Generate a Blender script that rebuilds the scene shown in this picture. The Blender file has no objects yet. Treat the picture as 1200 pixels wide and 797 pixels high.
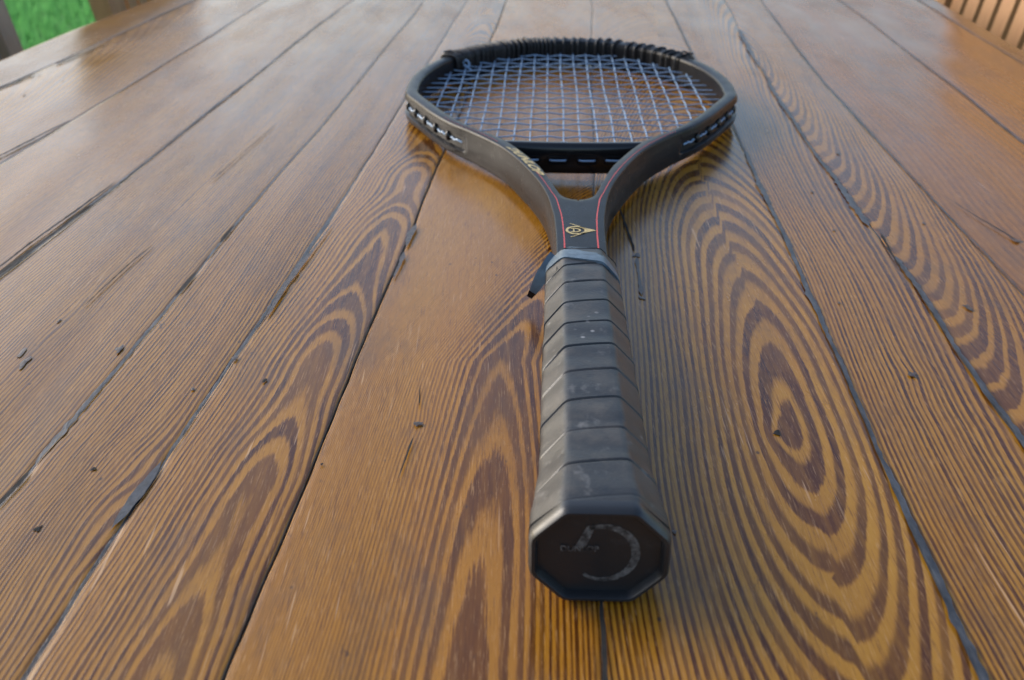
import bpy, bmesh, math, random
import numpy as np
from mathutils import Vector, Matrix

random.seed(7)
TZ = 0.75                      # height of the table top above the lawn
scene = bpy.context.scene

# ------------------------------------------------------------ camera
cam_d = bpy.data.cameras.new('camera'); cam = bpy.data.objects.new('camera', cam_d)
scene.collection.objects.link(cam); scene.camera = cam
cam.location = (0, 0, TZ + 0.213)
cam.rotation_euler = (math.radians(90 - 28.4), 0, 0)
cam_d.sensor_width = 23.6; cam_d.lens = 23.6 * 1195 / 1200
cam_d.clip_start = 0.01; cam_d.clip_end = 400
cam_d.dof.use_dof = True; cam_d.dof.focus_distance = 0.41
cam_d.dof.aperture_fstop = 10.0; cam_d.dof.aperture_blades = 7
scene.render.resolution_x = 1024; scene.render.resolution_y = 680

# ------------------------------------------------------------ world, sun, exposure
SUN_EL, SUN_AZ = 26.0, -64.0        # azimuth measured from +Y towards +X
w = bpy.data.worlds.new('World'); scene.world = w; w.use_nodes = True
nt = w.node_tree; nt.nodes.clear()
sky = nt.nodes.new('ShaderNodeTexSky'); sky.sky_type = 'NISHITA'; sky.sun_disc = False
sky.sun_elevation = math.radians(SUN_EL); sky.sun_rotation = math.radians(SUN_AZ)
sky.air_density = 1.0; sky.dust_density = 2.4; sky.ozone_density = 1.3
bg = nt.nodes.new('ShaderNodeBackground'); bg.inputs[1].default_value = 0.15
wo = nt.nodes.new('ShaderNodeOutputWorld')
nt.links.new(sky.outputs[0], bg.inputs[0]); nt.links.new(bg.outputs[0], wo.inputs[0])
sd = bpy.data.lights.new('sun', 'SUN'); sun = bpy.data.objects.new('sun', sd)
scene.collection.objects.link(sun)
sd.energy = 1.1; sd.angle = math.radians(36); sd.color = (1.0, 0.99, 0.97)
_e, _a = math.radians(SUN_EL), math.radians(SUN_AZ)
_d = Vector((math.cos(_e) * math.sin(_a), math.cos(_e) * math.cos(_a), math.sin(_e)))
sun.rotation_euler = _d.to_track_quat('Z', 'Y').to_euler()
scene.view_settings.view_transform = 'Standard'; scene.view_settings.look = 'None'
scene.view_settings.gamma = 1.0; scene.view_settings.use_curve_mapping = False
scene.view_settings.exposure = 0.88

# ------------------------------------------------------------ helpers
COL = scene.collection

def link(o, parent=None):
    COL.objects.link(o)
    if parent is not None: o.parent = parent
    return o

def thing(name, label, cat, loc=(0, 0, 0), rotz=0.0, group=None):
    o = bpy.data.objects.new(name, None); COL.objects.link(o)
    o.location = loc; o.rotation_euler = (0, 0, rotz); o.empty_display_size = 0.02
    o['label'] = label; o['category'] = cat
    if group: o['group'] = group
    return o

def obj_np(name, verts, faces, mat, parent=None, smooth=None):
    me = bpy.data.meshes.new(name)
    me.from_pydata([tuple(v) for v in verts], [], [tuple(f) for f in faces])
    me.materials.append(mat)
    if smooth is not None: shade(me, smooth)
    me.validate(); me.update()
    return link(bpy.data.objects.new(name, me), parent)

def shade(me, ang):
    bm = bmesh.new(); bm.from_mesh(me)
    bmesh.ops.recalc_face_normals(bm, faces=bm.faces[:])
    for f in bm.faces: f.smooth = True
    for e in bm.edges:
        if len(e.link_faces) == 2 and e.calc_face_angle(0) > math.radians(ang): e.smooth = False
    bm.to_mesh(me); bm.free()

def obj_bm(name, bm, mat, parent=None, smooth=40, recalc=True):
    me = bpy.data.meshes.new(name)
    if recalc: bmesh.ops.recalc_face_normals(bm, faces=bm.faces[:])
    if smooth is not None:
        for f in bm.faces: f.smooth = True
        for e in bm.edges:
            if len(e.link_faces) == 2 and e.calc_face_angle(0) > math.radians(smooth): e.smooth = False
    bm.to_mesh(me); bm.free(); me.materials.append(mat)
    return link(bpy.data.objects.new(name, me), parent)

def loft(bm, rings, closed=True, caps=True):
    vr = [[bm.verts.new(p) for p in r] for r in rings]
    n = len(vr[0])
    for a, b in zip(vr[:-1], vr[1:]):
        for i in range(n if closed else n - 1):
            j = (i + 1) % n
            try: bm.faces.new((a[i], a[j], b[j], b[i]))
            except ValueError: pass
    if caps:
        bm.faces.new(vr[0][::-1]); bm.faces.new(vr[-1])
    return vr

def tube(bm, pts, r, n=8, caps=True, flat=1.0):
    pts = [Vector(p) for p in pts]; rings = []
    prev = None
    for i, p in enumerate(pts):
        t = (pts[min(i + 1, len(pts) - 1)] - pts[max(i - 1, 0)]).normalized()
        if prev is None:
            ref = Vector((0, 0, 1)) if abs(t.z) < .9 else Vector((1, 0, 0))
            nrm = (ref - t * ref.dot(t)).normalized()
        else: nrm = (prev - t * prev.dot(t)).normalized()
        prev = nrm; b = t.cross(nrm)
        rr = r[i] if hasattr(r, '__len__') else r
        rings.append([p + (nrm * math.cos(a) * flat + b * math.sin(a)) * rr for a in [2 * math.pi * k / n for k in range(n)]])
    loft(bm, rings, True, caps)

def box(bm, c, s, bev=0.0, rot=None):
    ret = bmesh.ops.create_cube(bm, size=1.0)
    vs = ret['verts']
    bmesh.ops.scale(bm, vec=s, verts=vs)
    if bev > 0:
        es = list({e for v in vs for e in v.link_edges})
        r2 = bmesh.ops.bevel(bm, geom=es, offset=bev, segments=2, affect='EDGES', profile=.6)
        vs = list({v for f in r2['faces'] for v in f.verts} | {v for v in vs if v.is_valid})
    if rot is not None: bmesh.ops.rotate(bm, verts=vs, cent=(0, 0, 0), matrix=rot)
    bmesh.ops.translate(bm, vec=c, verts=vs)
    return vs

def catmull(P, n=8):
    P = [np.array(p, float) for p in P]
    P = [2 * P[0] - P[1]] + P + [2 * P[-1] - P[-2]]
    out = []
    for i in range(1, len(P) - 2):
        for k in range(n):
            t = k / n; a, b, c, d = P[i - 1], P[i], P[i + 1], P[i + 2]
            out.append(.5 * ((2 * b) + (-a + c) * t + (2 * a - 5 * b + 4 * c - d) * t * t + (-a + 3 * b - 3 * c + d) * t ** 3))
    out.append(P[-2]); return np.array(out)

def resample(C, n):
    d = np.r_[0, np.cumsum(np.linalg.norm(np.diff(C, axis=0), axis=1))]
    q = np.linspace(0, d[-1], n)
    return np.stack([np.interp(q, d, C[:, k]) for k in range(C.shape[1])], 1)

class Noise2:                                     # smooth band-limited noise, about -1..1
    def __init__(s, seed, fx, fy, n=14):
        r = np.random.RandomState(seed)
        th = r.rand(n) * 2 * math.pi; m = .35 + r.rand(n)
        s.kx = np.cos(th) * m * fx * 2 * math.pi; s.ky = np.sin(th) * m * fy * 2 * math.pi
        s.ph = r.rand(n) * 2 * math.pi; s.n = n
    def __call__(s, x, y):
        o = 0
        for a, b, p in zip(s.kx, s.ky, s.ph): o = o + np.sin(a * x + b * y + p)
        return o / math.sqrt(s.n) * .9

# ------------------------------------------------------------ material helpers
class NT:
    def __init__(s, name):
        s.m = bpy.data.materials.new(name); s.m.use_nodes = True
        s.t = s.m.node_tree; s.t.nodes.clear()
        s.out = s.t.nodes.new('ShaderNodeOutputMaterial'); s.b = s.t.nodes.new('ShaderNodeBsdfPrincipled')
        s.t.links.new(s.b.outputs[0], s.out.inputs[0])
    def put(s, sock, v):
        if isinstance(v, bpy.types.NodeSocket): s.t.links.new(v, sock)
        else: sock.default_value = v
    def math(s, op, a, b=0.0, c=0.0, clamp=False):
        n = s.t.nodes.new('ShaderNodeMath'); n.operation = op; n.use_clamp = clamp
        s.put(n.inputs[0], a); s.put(n.inputs[1], b); s.put(n.inputs[2], c); return n.outputs[0]
    def mix(s, f, a, b, mode='MIX'):
        n = s.t.nodes.new('ShaderNodeMix'); n.data_type = 'RGBA'; n.blend_type = mode
        s.put(n.inputs[0], f); s.put(n.inputs[6], a); s.put(n.inputs[7], b); return n.outputs[2]
    def coord(s, scale=(1, 1, 1), kind='Object'):
        c = s.t.nodes.new('ShaderNodeTexCoord'); mp = s.t.nodes.new('ShaderNodeMapping')
        mp.inputs['Scale'].default_value = scale
        s.t.links.new(c.outputs[kind], mp.inputs[0]); return mp.outputs[0]
    def noise(s, vec, scale=1.0, detail=3.0, rough=.55, dist=0.0, color=False):
        n = s.t.nodes.new('ShaderNodeTexNoise'); s.put(n.inputs['Vector'], vec)
        n.inputs['Scale'].default_value = scale; n.inputs['Detail'].default_value = detail
        n.inputs['Roughness'].default_value = rough; n.inputs['Distortion'].default_value = dist
        return n.outputs[1 if color else 0]
    def voronoi(s, vec, scale=1.0, feature='F1'):
        n = s.t.nodes.new('ShaderNodeTexVoronoi'); s.put(n.inputs['Vector'], vec)
        n.inputs['Scale'].default_value = scale; n.feature = feature; return n.outputs[0]
    def attr(s, name, kind='GEOMETRY'):
        n = s.t.nodes.new('ShaderNodeAttribute'); n.attribute_name = name; n.attribute_type = kind
        return n.outputs['Fac']
    def ramp(s, f, stops, interp='LINEAR'):
        n = s.t.nodes.new('ShaderNodeValToRGB'); s.put(n.inputs[0], f); cr = n.color_ramp; cr.interpolation = interp
        while len(cr.elements) < len(stops): cr.elements.new(.5)
        for e, (p, c) in zip(cr.elements, stops):
            e.position = p; e.color = (c, c, c, 1) if not hasattr(c, '__len__') else (*c, 1)
        return n.outputs[0]
    def mapr(s, v, a, b, c=0.0, d=1.0):
        n = s.t.nodes.new('ShaderNodeMapRange'); n.clamp = True
        s.put(n.inputs[0], v); n.inputs[1].default_value = a; n.inputs[2].default_value = b
        s.put(n.inputs[3], c); s.put(n.inputs[4], d); return n.outputs[0]
    def bump(s, h, dist, strength=1.0, prev=None):
        n = s.t.nodes.new('ShaderNodeBump'); n.inputs['Distance'].default_value = dist
        n.inputs['Strength'].default_value = strength; s.put(n.inputs['Height'], h)
        if prev is not None: s.t.links.new(prev, n.inputs['Normal'])
        return n.outputs[0]
    def fin(s, color=None, rough=None, normal=None, metal=None, spec=None, ior=None, coat=None, coat_r=None):
        for k, v in (('Base Color', color), ('Roughness', rough), ('Metallic', metal), ('Specular IOR Level', spec),
                     ('IOR', ior), ('Coat Weight', coat), ('Coat Roughness', coat_r)):
            if v is not None:
                if k == 'Base Color' and isinstance(v, tuple) and len(v) == 3: v = (*v, 1)
                s.put(s.b.inputs[k], v)
        if normal is not None: s.t.links.new(normal, s.b.inputs['Normal'])
        return s.m

def C3(r, g, b): return (r, g, b, 1)

def mat_table():
    n = NT('old_pine_boards')
    ph = n.attr('phase'); con = n.attr('contrast'); lat = n.attr('late')
    tone = n.attr('tone', 'OBJECT'); warm = n.attr('warm', 'OBJECT')
    fib = n.noise(n.coord((1500, 55, 1500)), 1, 4, .7)               # long fibres
    fib2 = n.noise(n.coord((3600, 170, 3600)), 1, 3, .7)
    fw = n.noise(n.coord((170, 16, 170)), 1, 2, .5)
    p = n.math('ADD', ph, n.math('MULTIPLY', n.math('SUBTRACT', fib, .5), n.math('MULTIPLY_ADD', lat, .42, .16)))
    p = n.math('ADD', p, n.math('MULTIPLY', n.math('SUBTRACT', fib2, .5), .16))
    p = n.math('ADD', p, n.math('MULTIPLY', n.math('SUBTRACT', fw, .5), n.math('MULTIPLY_ADD', lat, .40, .18)))
    fr = n.math('FRACT', p); idn = n.math('FLOOR', p)
    wn = n.t.nodes.new('ShaderNodeTexWhiteNoise'); wn.noise_dimensions = '1D'; n.put(wn.inputs['W'], idn)
    rnd = wn.outputs['Value']
    wn2 = n.t.nodes.new('ShaderNodeTexWhiteNoise'); wn2.noise_dimensions = '1D'
    n.put(wn2.inputs['W'], n.math('ADD', idn, .37)); rnd2 = wn2.outputs['Value']
    # latewood: dark part of each ring, soft on one side, sharp on the other
    start = n.math('SUBTRACT', n.math('SUBTRACT', .62, n.math('MULTIPLY', rnd, .28)), n.math('MULTIPLY', lat, .22))
    rise = n.t.nodes.new('ShaderNodeMapRange'); rise.interpolation_type = 'SMOOTHSTEP'
    n.put(rise.inputs[0], fr); n.put(rise.inputs[1], n.math('SUBTRACT', start, .10)); n.put(rise.inputs[2], n.math('ADD', start, .14))
    fall = n.mapr(fr, .92, 1.0, 1.0, 0.0)
    dark = n.math('MULTIPLY', rise.outputs[0], fall)
    dark = n.math('MULTIPLY', dark, n.math('MULTIPLY_ADD', rnd2, .55, .68), clamp=True)
    broken = n.mapr(n.noise(n.coord((420, 22, 420)), 1, 3, .65), .30, .60, .62, 1.0)
    dark = n.math('MULTIPLY', n.math('MULTIPLY', dark, broken), con, clamp=True)
    big = n.noise(n.coord((7, 3, 7)), 1, 4, .6)
    mid = n.noise(n.coord((60, 9, 60)), 1, 4, .6)
    light = n.mix(n.mapr(big, .3, .7), C3(.37, .185, .040), C3(.50, .278, .066))
    light = n.mix(n.mapr(mid, .35, .75, 0, .55), light, C3(.25, .115, .030))
    light = n.mix(warm, light, C3(.31, .135, .034))
    # slow darkening across the ring before the latewood begins
    light = n.mix(n.math('MULTIPLY', n.math('MULTIPLY', fr, con), .35), light, C3(.26, .105, .032))
    darkc = n.mix(n.mapr(mid, .3, .7), C3(.044, .014, .005), C3(.085, .029, .009))
    col = n.mix(dark, light, darkc)
    # pores and resin streaks
    pore = n.mapr(n.noise(n.coord((2100, 60, 2100)), 1, 4, .75), .54, .64, 0, .70)
    col = n.mix(pore, col, C3(.11, .045, .018))
    pale = n.mapr(n.noise(n.coord((1700, 80, 1700)), 1.3, 3, .7), .56, .70, 0, .45)
    col = n.mix(pale, col, C3(.55, .33, .16))
    # grime, stains, specks
    gr = n.mapr(n.noise(n.coord((26, 10, 26)), 1, 8, .74), .50, .72, 0, .62)
    col = n.mix(gr, col, C3(.10, .060, .036))
    blk = n.mapr(n.noise(n.coord((170, 75, 170)), 1, 5, .75), .655, .73, 0, .8)
    col = n.mix(blk, col, C3(.05, .028, .018))
    sp = n.voronoi(n.coord((85, 55, 85)), 1)
    spm = n.mapr(sp, .035, .075, 1, 0)
    spk = n.mapr(n.noise(n.coord((12, 12, 12)), 1, 2), .53, .60)
    col = n.mix(n.math('MULTIPLY', n.math('MULTIPLY', spm, spk), .8), col, C3(.03, .02, .016))
    # pale scratches and scuffs across the grain
    sc = n.t.nodes.new('ShaderNodeMapping'); tc = n.t.nodes.new('ShaderNodeTexCoord')
    n.t.links.new(tc.outputs['Object'], sc.inputs[0]); sc.inputs['Rotation'].default_value = (0, 0, .9); sc.inputs['Scale'].default_value = (700, 22, 700)
    scr = n.mapr(n.noise(sc.outputs[0], 1, 2, .5), .68, .72, 0, .6)
    scr = n.math('MULTIPLY', scr, n.mapr(n.noise(n.coord((9, 9, 9)), 1, 2), .5, .6))
    col = n.mix(scr, col, C3(.58, .38, .22))
    hs = n.t.nodes.new('ShaderNodeHueSaturation'); n.put(hs.inputs['Value'], tone); n.put(hs.inputs['Color'], col)
    hs.inputs['Saturation'].default_value = 1.09
    rough = n.mapr(n.noise(n.coord((30, 9, 30)), 1, 5, .65), .3, .72, .17, .33)
    rough = n.math('ADD', rough, n.math('MULTIPLY', dark, -.03))
    h = n.math('ADD', n.math('MULTIPLY', dark, .8), n.math('MULTIPLY', fib, .45))
    b1 = n.bump(h, .00005, .5)
    wav = n.noise(n.coord((16, 7, 16)), 1, 3, .5)
    b2 = n.bump(wav, .0002, .5, b1)
    return n.fin(hs.outputs[0], rough, b2, ior=1.48)

def mat_simple(name, c, rough, var=.15, sc=60, bump=0.0, metal=None, spec=None, c2=None, scy=None):
    n = NT(name)
    v = n.noise(n.coord((sc, scy or sc, sc)), 1, 5, .62)
    c2 = c2 or tuple(x * (1 - var) for x in c); c1 = tuple(x * (1 + var) for x in c)
    col = n.mix(n.mapr(v, .3, .7), (*c1, 1), (*c2, 1))
    r = n.mapr(v, .3, .7, rough * .85, min(1, rough * 1.2))
    nm = n.bump(v, bump) if bump else None
    return n.fin(col, r, nm, metal, spec)

def mat_filler():
    n = NT('grey_seam_filler')
    v = n.noise(n.coord((260, 60, 260)), 1, 5, .7)
    col = n.ramp(v, [(.28, (.012, .013, .015)), (.48, (.045, .046, .050)), (.72, (.105, .105, .110))])
    return n.fin(col, .38, n.bump(v, .0006), ior=1.45)

def mat_grip():
    n = NT('worn_grey_rubber')
    v = n.noise(n.coord((55, 55, 55)), 1, 6, .65); f = n.noise(n.coord((900, 900, 900)), 1, 3, .6)
    col = n.ramp(v, [(.28, (.011, .012, .014)), (.5, (.027, .026, .025)), (.70, (.070, .062, .054))])
    sm = n.mapr(n.noise(n.coord((130, 90, 130)), 1, 4, .6), .60, .74, 0, .5)
    col = n.mix(sm, col, C3(.20, .19, .18))
    vo = n.mapr(n.voronoi(n.coord((190, 190, 190)), 1), .10, .22, .6, 0)
    vo = n.math('MULTIPLY', vo, n.mapr(n.noise(n.coord((45, 30, 45)), 1, 2), .60, .68))
    col = n.mix(vo, col, C3(.36, .35, .34))
    gr = n.t.nodes.new('ShaderNodeNewGeometry')
    edge = n.mapr(gr.outputs['Pointiness'], .51, .60, 0, .35)
    col = n.mix(edge, col, C3(.17, .165, .16))
    b = n.bump(f, .00012, .7); b = n.bump(v, .0006, .6, b)
    return n.fin(col, n.mapr(v, .3, .7, .34, .50), b)

def mat_black(name, c=(.012, .012, .013), r=.25, scr=.25, io=1.5):
    n = NT(name)
    v = n.noise(n.coord((120, 120, 120)), 1, 6, .7)
    dust = n.mapr(v, .55, .75, 0, scr)
    col = n.mix(dust, (*c, 1), C3(.12, .12, .125))
    rr = n.mapr(v, .35, .7, r, r + .10)
    return n.fin(col, rr, ior=io, spec=.5 if io > 1.4 else .34)

def mat_worn_print():
    n = NT('worn_grey_print')
    v = n.noise(n.coord((420, 420, 420)), 1, 5, .75)
    col = n.ramp(v, [(.40, (.020, .020, .021)), (.68, (.17, .165, .16))])
    return n.fin(col, .5)

def mat_gold():
    n = NT('dull_gold_print')
    v = n.noise(n.coord((700, 700, 700)), 1, 3, .6)
    return n.fin(n.ramp(v, [(.3, (.46, .33, .12)), (.7, (.62, .47, .20))]), .42, metal=.25)

def mat_chair(name, c, c2):
    n = NT(name)
    v = n.noise(n.coord((60, 60, 5)), 1, 5, .6, .4)
    f = n.noise(n.coord((320, 320, 16)), 1, 3, .6)
    col = n.mix(n.mapr(v, .3, .7), (*c, 1), (*c2, 1)); col = n.mix(n.mapr(f, .5, .75, 0, .4), col, (*[x * .5 for x in c2], 1))
    return n.fin(col, .55, n.bump(f, .0004))

def mat_lawn(name, a, b, r=.7):
    n = NT(name)
    v = n.noise(n.coord((2.2, 2.2, 2.2)), 1, 5, .6)
    g = n.noise(n.coord((40, 40, 40)), 1, 3, .6)
    col = n.mix(n.mapr(v, .3, .7), (*a, 1), (*b, 1)); col = n.mix(n.mapr(g, .35, .7, 0, .5), col, (*[x * .6 for x in a], 1))
    m_ = n.fin(col, r)
    if name.startswith('grass'):
        tr = n.t.nodes.new('ShaderNodeBsdfTranslucent'); n.put(tr.inputs[0], col)
        mx = n.t.nodes.new('ShaderNodeMixShader'); mx.inputs[0].default_value = .45
        n.t.links.new(n.b.outputs[0], mx.inputs[1]); n.t.links.new(tr.outputs[0], mx.inputs[2]); n.t.links.new(mx.outputs[0], n.out.inputs[0])
    return m_

M_table = mat_table(); M_fill = mat_filler(); M_grip = mat_grip()
M_stain = mat_simple('blue_black_pocket', (.030, .034, .042), .40, .5, 300, .0002)
M_void = mat_simple('dark_seam_dirt', (.012, .010, .009), .9, .3, 200)
M_knot = mat_simple('dark_nail_stain', (.060, .040, .028), .30, .5, 400, .0003)
M_frame = mat_black('satin_charcoal_lacquer', (.010, .010, .011), .26, .0, 1.33)
M_gloss = mat_black('glossy_black_plastic', (.008, .008, .009), .12, .06)
M_cap = mat_black('black_rubber', (.016, .017, .019), .28, .22)
M_bind = mat_black('black_cord', (.010, .010, .012), .38, .2)
M_collar = mat_simple('blue_grey_rubber', (.085, .125, .165), .34, .25, 260, .0002)
M_string = mat_simple('pale_blue_string', (.22, .33, .48), .28, .18, 90)
M_red = mat_simple('red_print', (.55, .055, .045), .4, .12, 400)
M_gold = mat_gold(); M_worn = mat_worn_print()
M_chair = mat_chair('oiled_teak', (.46, .25, .11), (.34, .165, .07))
M_pale = mat_chair('weathered_teak', (.36, .28, .20), (.25, .19, .14))
M_ground = mat_lawn('lawn_green', (.09, .26, .045), (.12, .33, .06))
M_blade = mat_lawn('grass_blade_green', (.15, .44, .12), (.20, .52, .16), .5)

# ------------------------------------------------------------ ground
def poly(pts):
    y = np.array([p[1] for p in pts]); x = np.array([p[0] for p in pts])
    def f(v):
        v = np.asarray(v, float); r = np.interp(v, y, x)
        s0 = (x[1] - x[0]) / (y[1] - y[0]); s1 = (x[-1] - x[-2]) / (y[-1] - y[-2])
        r = np.where(v < y[0], x[0] + (v - y[0]) * s0, r); r = np.where(v > y[-1], x[-1] + (v - y[-1]) * s1, r)
        return r
    return f

def grid_mesh(name, xs, ys, zf, mat):
    X, Y = np.meshgrid(xs, ys); Z = zf(X, Y)
    v = np.stack([X.ravel(), Y.ravel(), Z.ravel()], 1); nx = len(xs)
    f = [(j * nx + i, j * nx + i + 1, (j + 1) * nx + i + 1, (j + 1) * nx + i) for j in range(len(ys) - 1) for i in range(nx - 1)]
    me = bpy.data.meshes.new(name); me.from_pydata(v.tolist(), [], f); me.materials.append(mat)
    for p in me.polygons: p.use_smooth = True
    return link(bpy.data.objects.new(name, me))

gx = np.r_[-200, -80, -30, -12, np.linspace(-6, 6, 25), 12, 30, 80, 200]
gy = np.r_[-200, -80, -30, -12, np.linspace(-3, 9, 25), 15, 30, 80, 200]
gn = Noise2(3, .25, .25)
gnd = grid_mesh('ground', gx, gy, lambda x, y: gn(x, y) * .012 - .012, M_ground); gnd['kind'] = 'structure'

def grass():
    r = np.random.RandomState(5); n = 60000
    x = -4.6 + r.rand(n) * 3.9; y = 2.2 + r.rand(n) ** .9 * 5.6
    h = .035 + r.rand(n) * .04; a = r.rand(n) * 6.283; wd = .0035 + r.rand(n) * .003
    lean = (r.rand(n) - .3) * .035; la = r.rand(n) * 6.283
    dx, dy = np.cos(a) * wd, np.sin(a) * wd
    lx, ly = np.cos(la) * lean, np.sin(la) * lean; z0 = -.02
    V = np.empty((n, 5, 3))
    V[:, 0] = np.stack([x - dx, y - dy, np.full(n, z0)], 1); V[:, 1] = np.stack([x + dx, y + dy, np.full(n, z0)], 1)
    V[:, 2] = np.stack([x + dx * .7 + lx * .4, y + dy * .7 + ly * .4, h * .6], 1)
    V[:, 3] = np.stack([x - dx * .7 + lx * .4, y - dy * .7 + ly * .4, h * .6], 1)
    V[:, 4] = np.stack([x + lx, y + ly, h], 1)
    b = np.arange(n) * 5
    me = bpy.data.meshes.new('grass'); me.vertices.add(n * 5); me.vertices.foreach_set('co', V.reshape(-1))
    q = np.stack([b, b + 1, b + 2, b + 3], 1); t = np.stack([b + 3, b + 2, b + 4], 1)
    li = np.concatenate([q.ravel(), t.ravel()]); me.loops.add(len(li)); me.loops.foreach_set('vertex_index', li)
    ls = np.r_[np.arange(n) * 4, n * 4 + np.arange(n) * 3]; me.polygons.add(2 * n)
    me.polygons.foreach_set('loop_start', ls)
    me.update(calc_edges=True); me.validate(); me.materials.append(M_blade)
    o = link(bpy.data.objects.new('grass', me)); o['kind'] = 'stuff'; o['label'] = 'short bright green lawn grass beyond the table edge'; o['category'] = 'grass'
grass()

# ------------------------------------------------------------ table
table = thing('wooden_table', 'large varnished table of old pine boards with grey filled seams and dark cathedral grain', 'table', (0, .85, 0))
OFF = Vector((0, -.85, 0))
def under(o):                       # world-built mesh moved under the table root
    o.parent = table; o.location = OFF; return o

S = {
 'a': poly([(-.56, 0), (-.506, .5), (-.4603, .927), (-.4455, 1.0487), (-.4217, 1.1869), (-.396, 1.33), (-.366, 1.5), (-.33, 1.85)]),
 'b': poly([(-.478, .2), (-.450, .55), (-.4144, .823), (-.381, 1.07), (-.352, 1.33), (-.33, 1.5), (-.30, 1.85)]),
 'c': poly([(-.366, .1), (-.3305, .6331), (-.32, .749), (-.3017, .9438), (-.2806, 1.2132)]),
 'd': poly([(-.281, .1), (-.2551, .4623), (-.2484, .5253), (-.238, .6197), (-.2267, .7724), (-.2124, .9044), (-.201, 1.057), (-.188, 1.1616)]),
 'e': poly([(-.1734, .2775), (-.1715, .2972), (-.1600, .4353), (-.1575, .4664), (-.1542, .5253), (-.1454, .6247), (-.1317, .7796), (-.1034, 1.1616)]),
 'f': poly([(-.1333, .1997), (-.1295, .2588), (-.1257, .2962), (-.1175, .3835), (-.1137, .4174), (-.1039, .5265), (-.09, .70), (-.055, 1.16)]),
 'g': poly([(-.0777, .1997), (-.0646, .4007), (-.0540, .5393), (-.0453, .6541), (-.006, 1.21)]),
 'h': poly([(.0250, .1997), (.0267, .2265), (.0445, .50), (.070, .90), (.091, 1.21)]),
 'i': poly([(.1275, .1997), (.1314, .2729), (.1369, .3497), (.1459, .4855), (.1583, .7121), (.1668, .99), (.176, 1.2132)]),
 'j': poly([(.1860, .20), (.1897, .3369), (.1937, .4007), (.1962, .4643), (.1985, .52), (.2005, .5808), (.2061, .7334), (.2204, .9541), (.2445, 1.2132)]),
 'k': poly([(.2400, .20), (.2452, .4399), (.2490, .5794), (.2560, .8311), (.2700, 1.0206), (.285, 1.21)]),
 'l': poly([(.325, .20), (.3440, .50), (.3504, .6782), (.3600, .8338), (.375, 1.20)]),
 'm': poly([(.415, .20), (.4400, .60), (.4503, .9044), (.4580, 1.0654), (.468, 1.25)]),
 'n': poly([(.440, .20), (.4590, .60), (.4769, .9646), (.4899, 1.2132), (.495, 1.5), (.49, 1.85)]),
}
KEYS = 'abcdefghijklmn'
seam_n = {k: Noise2(100 + i, 0, 6, 10) for i, k in enumerate(KEYS)}
seam_f = {k: Noise2(200 + i, 0, 38, 12) for i, k in enumerate(KEYS)}
Y0, Y1 = -.32, 1.9
def seam(k, y): return S[k](y) + .0007 * seam_n[k](0 * y, y) + .00022 * seam_f[k](0 * y, y)

rows = np.unique(np.r_[np.linspace(Y0, .17, 60), np.arange(.17, .62, .0022), np.arange(.62, 1.25, .005), np.linspace(1.25, Y1, 70)])

def bell(x, y, x0, y0, sx, sy, ang=.07):
    dx = x - x0 - ang * (y - y0); dy = y - y0
    return np.exp(-(dx / sx) ** 2 - (dy / sy) ** 2)

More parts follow.
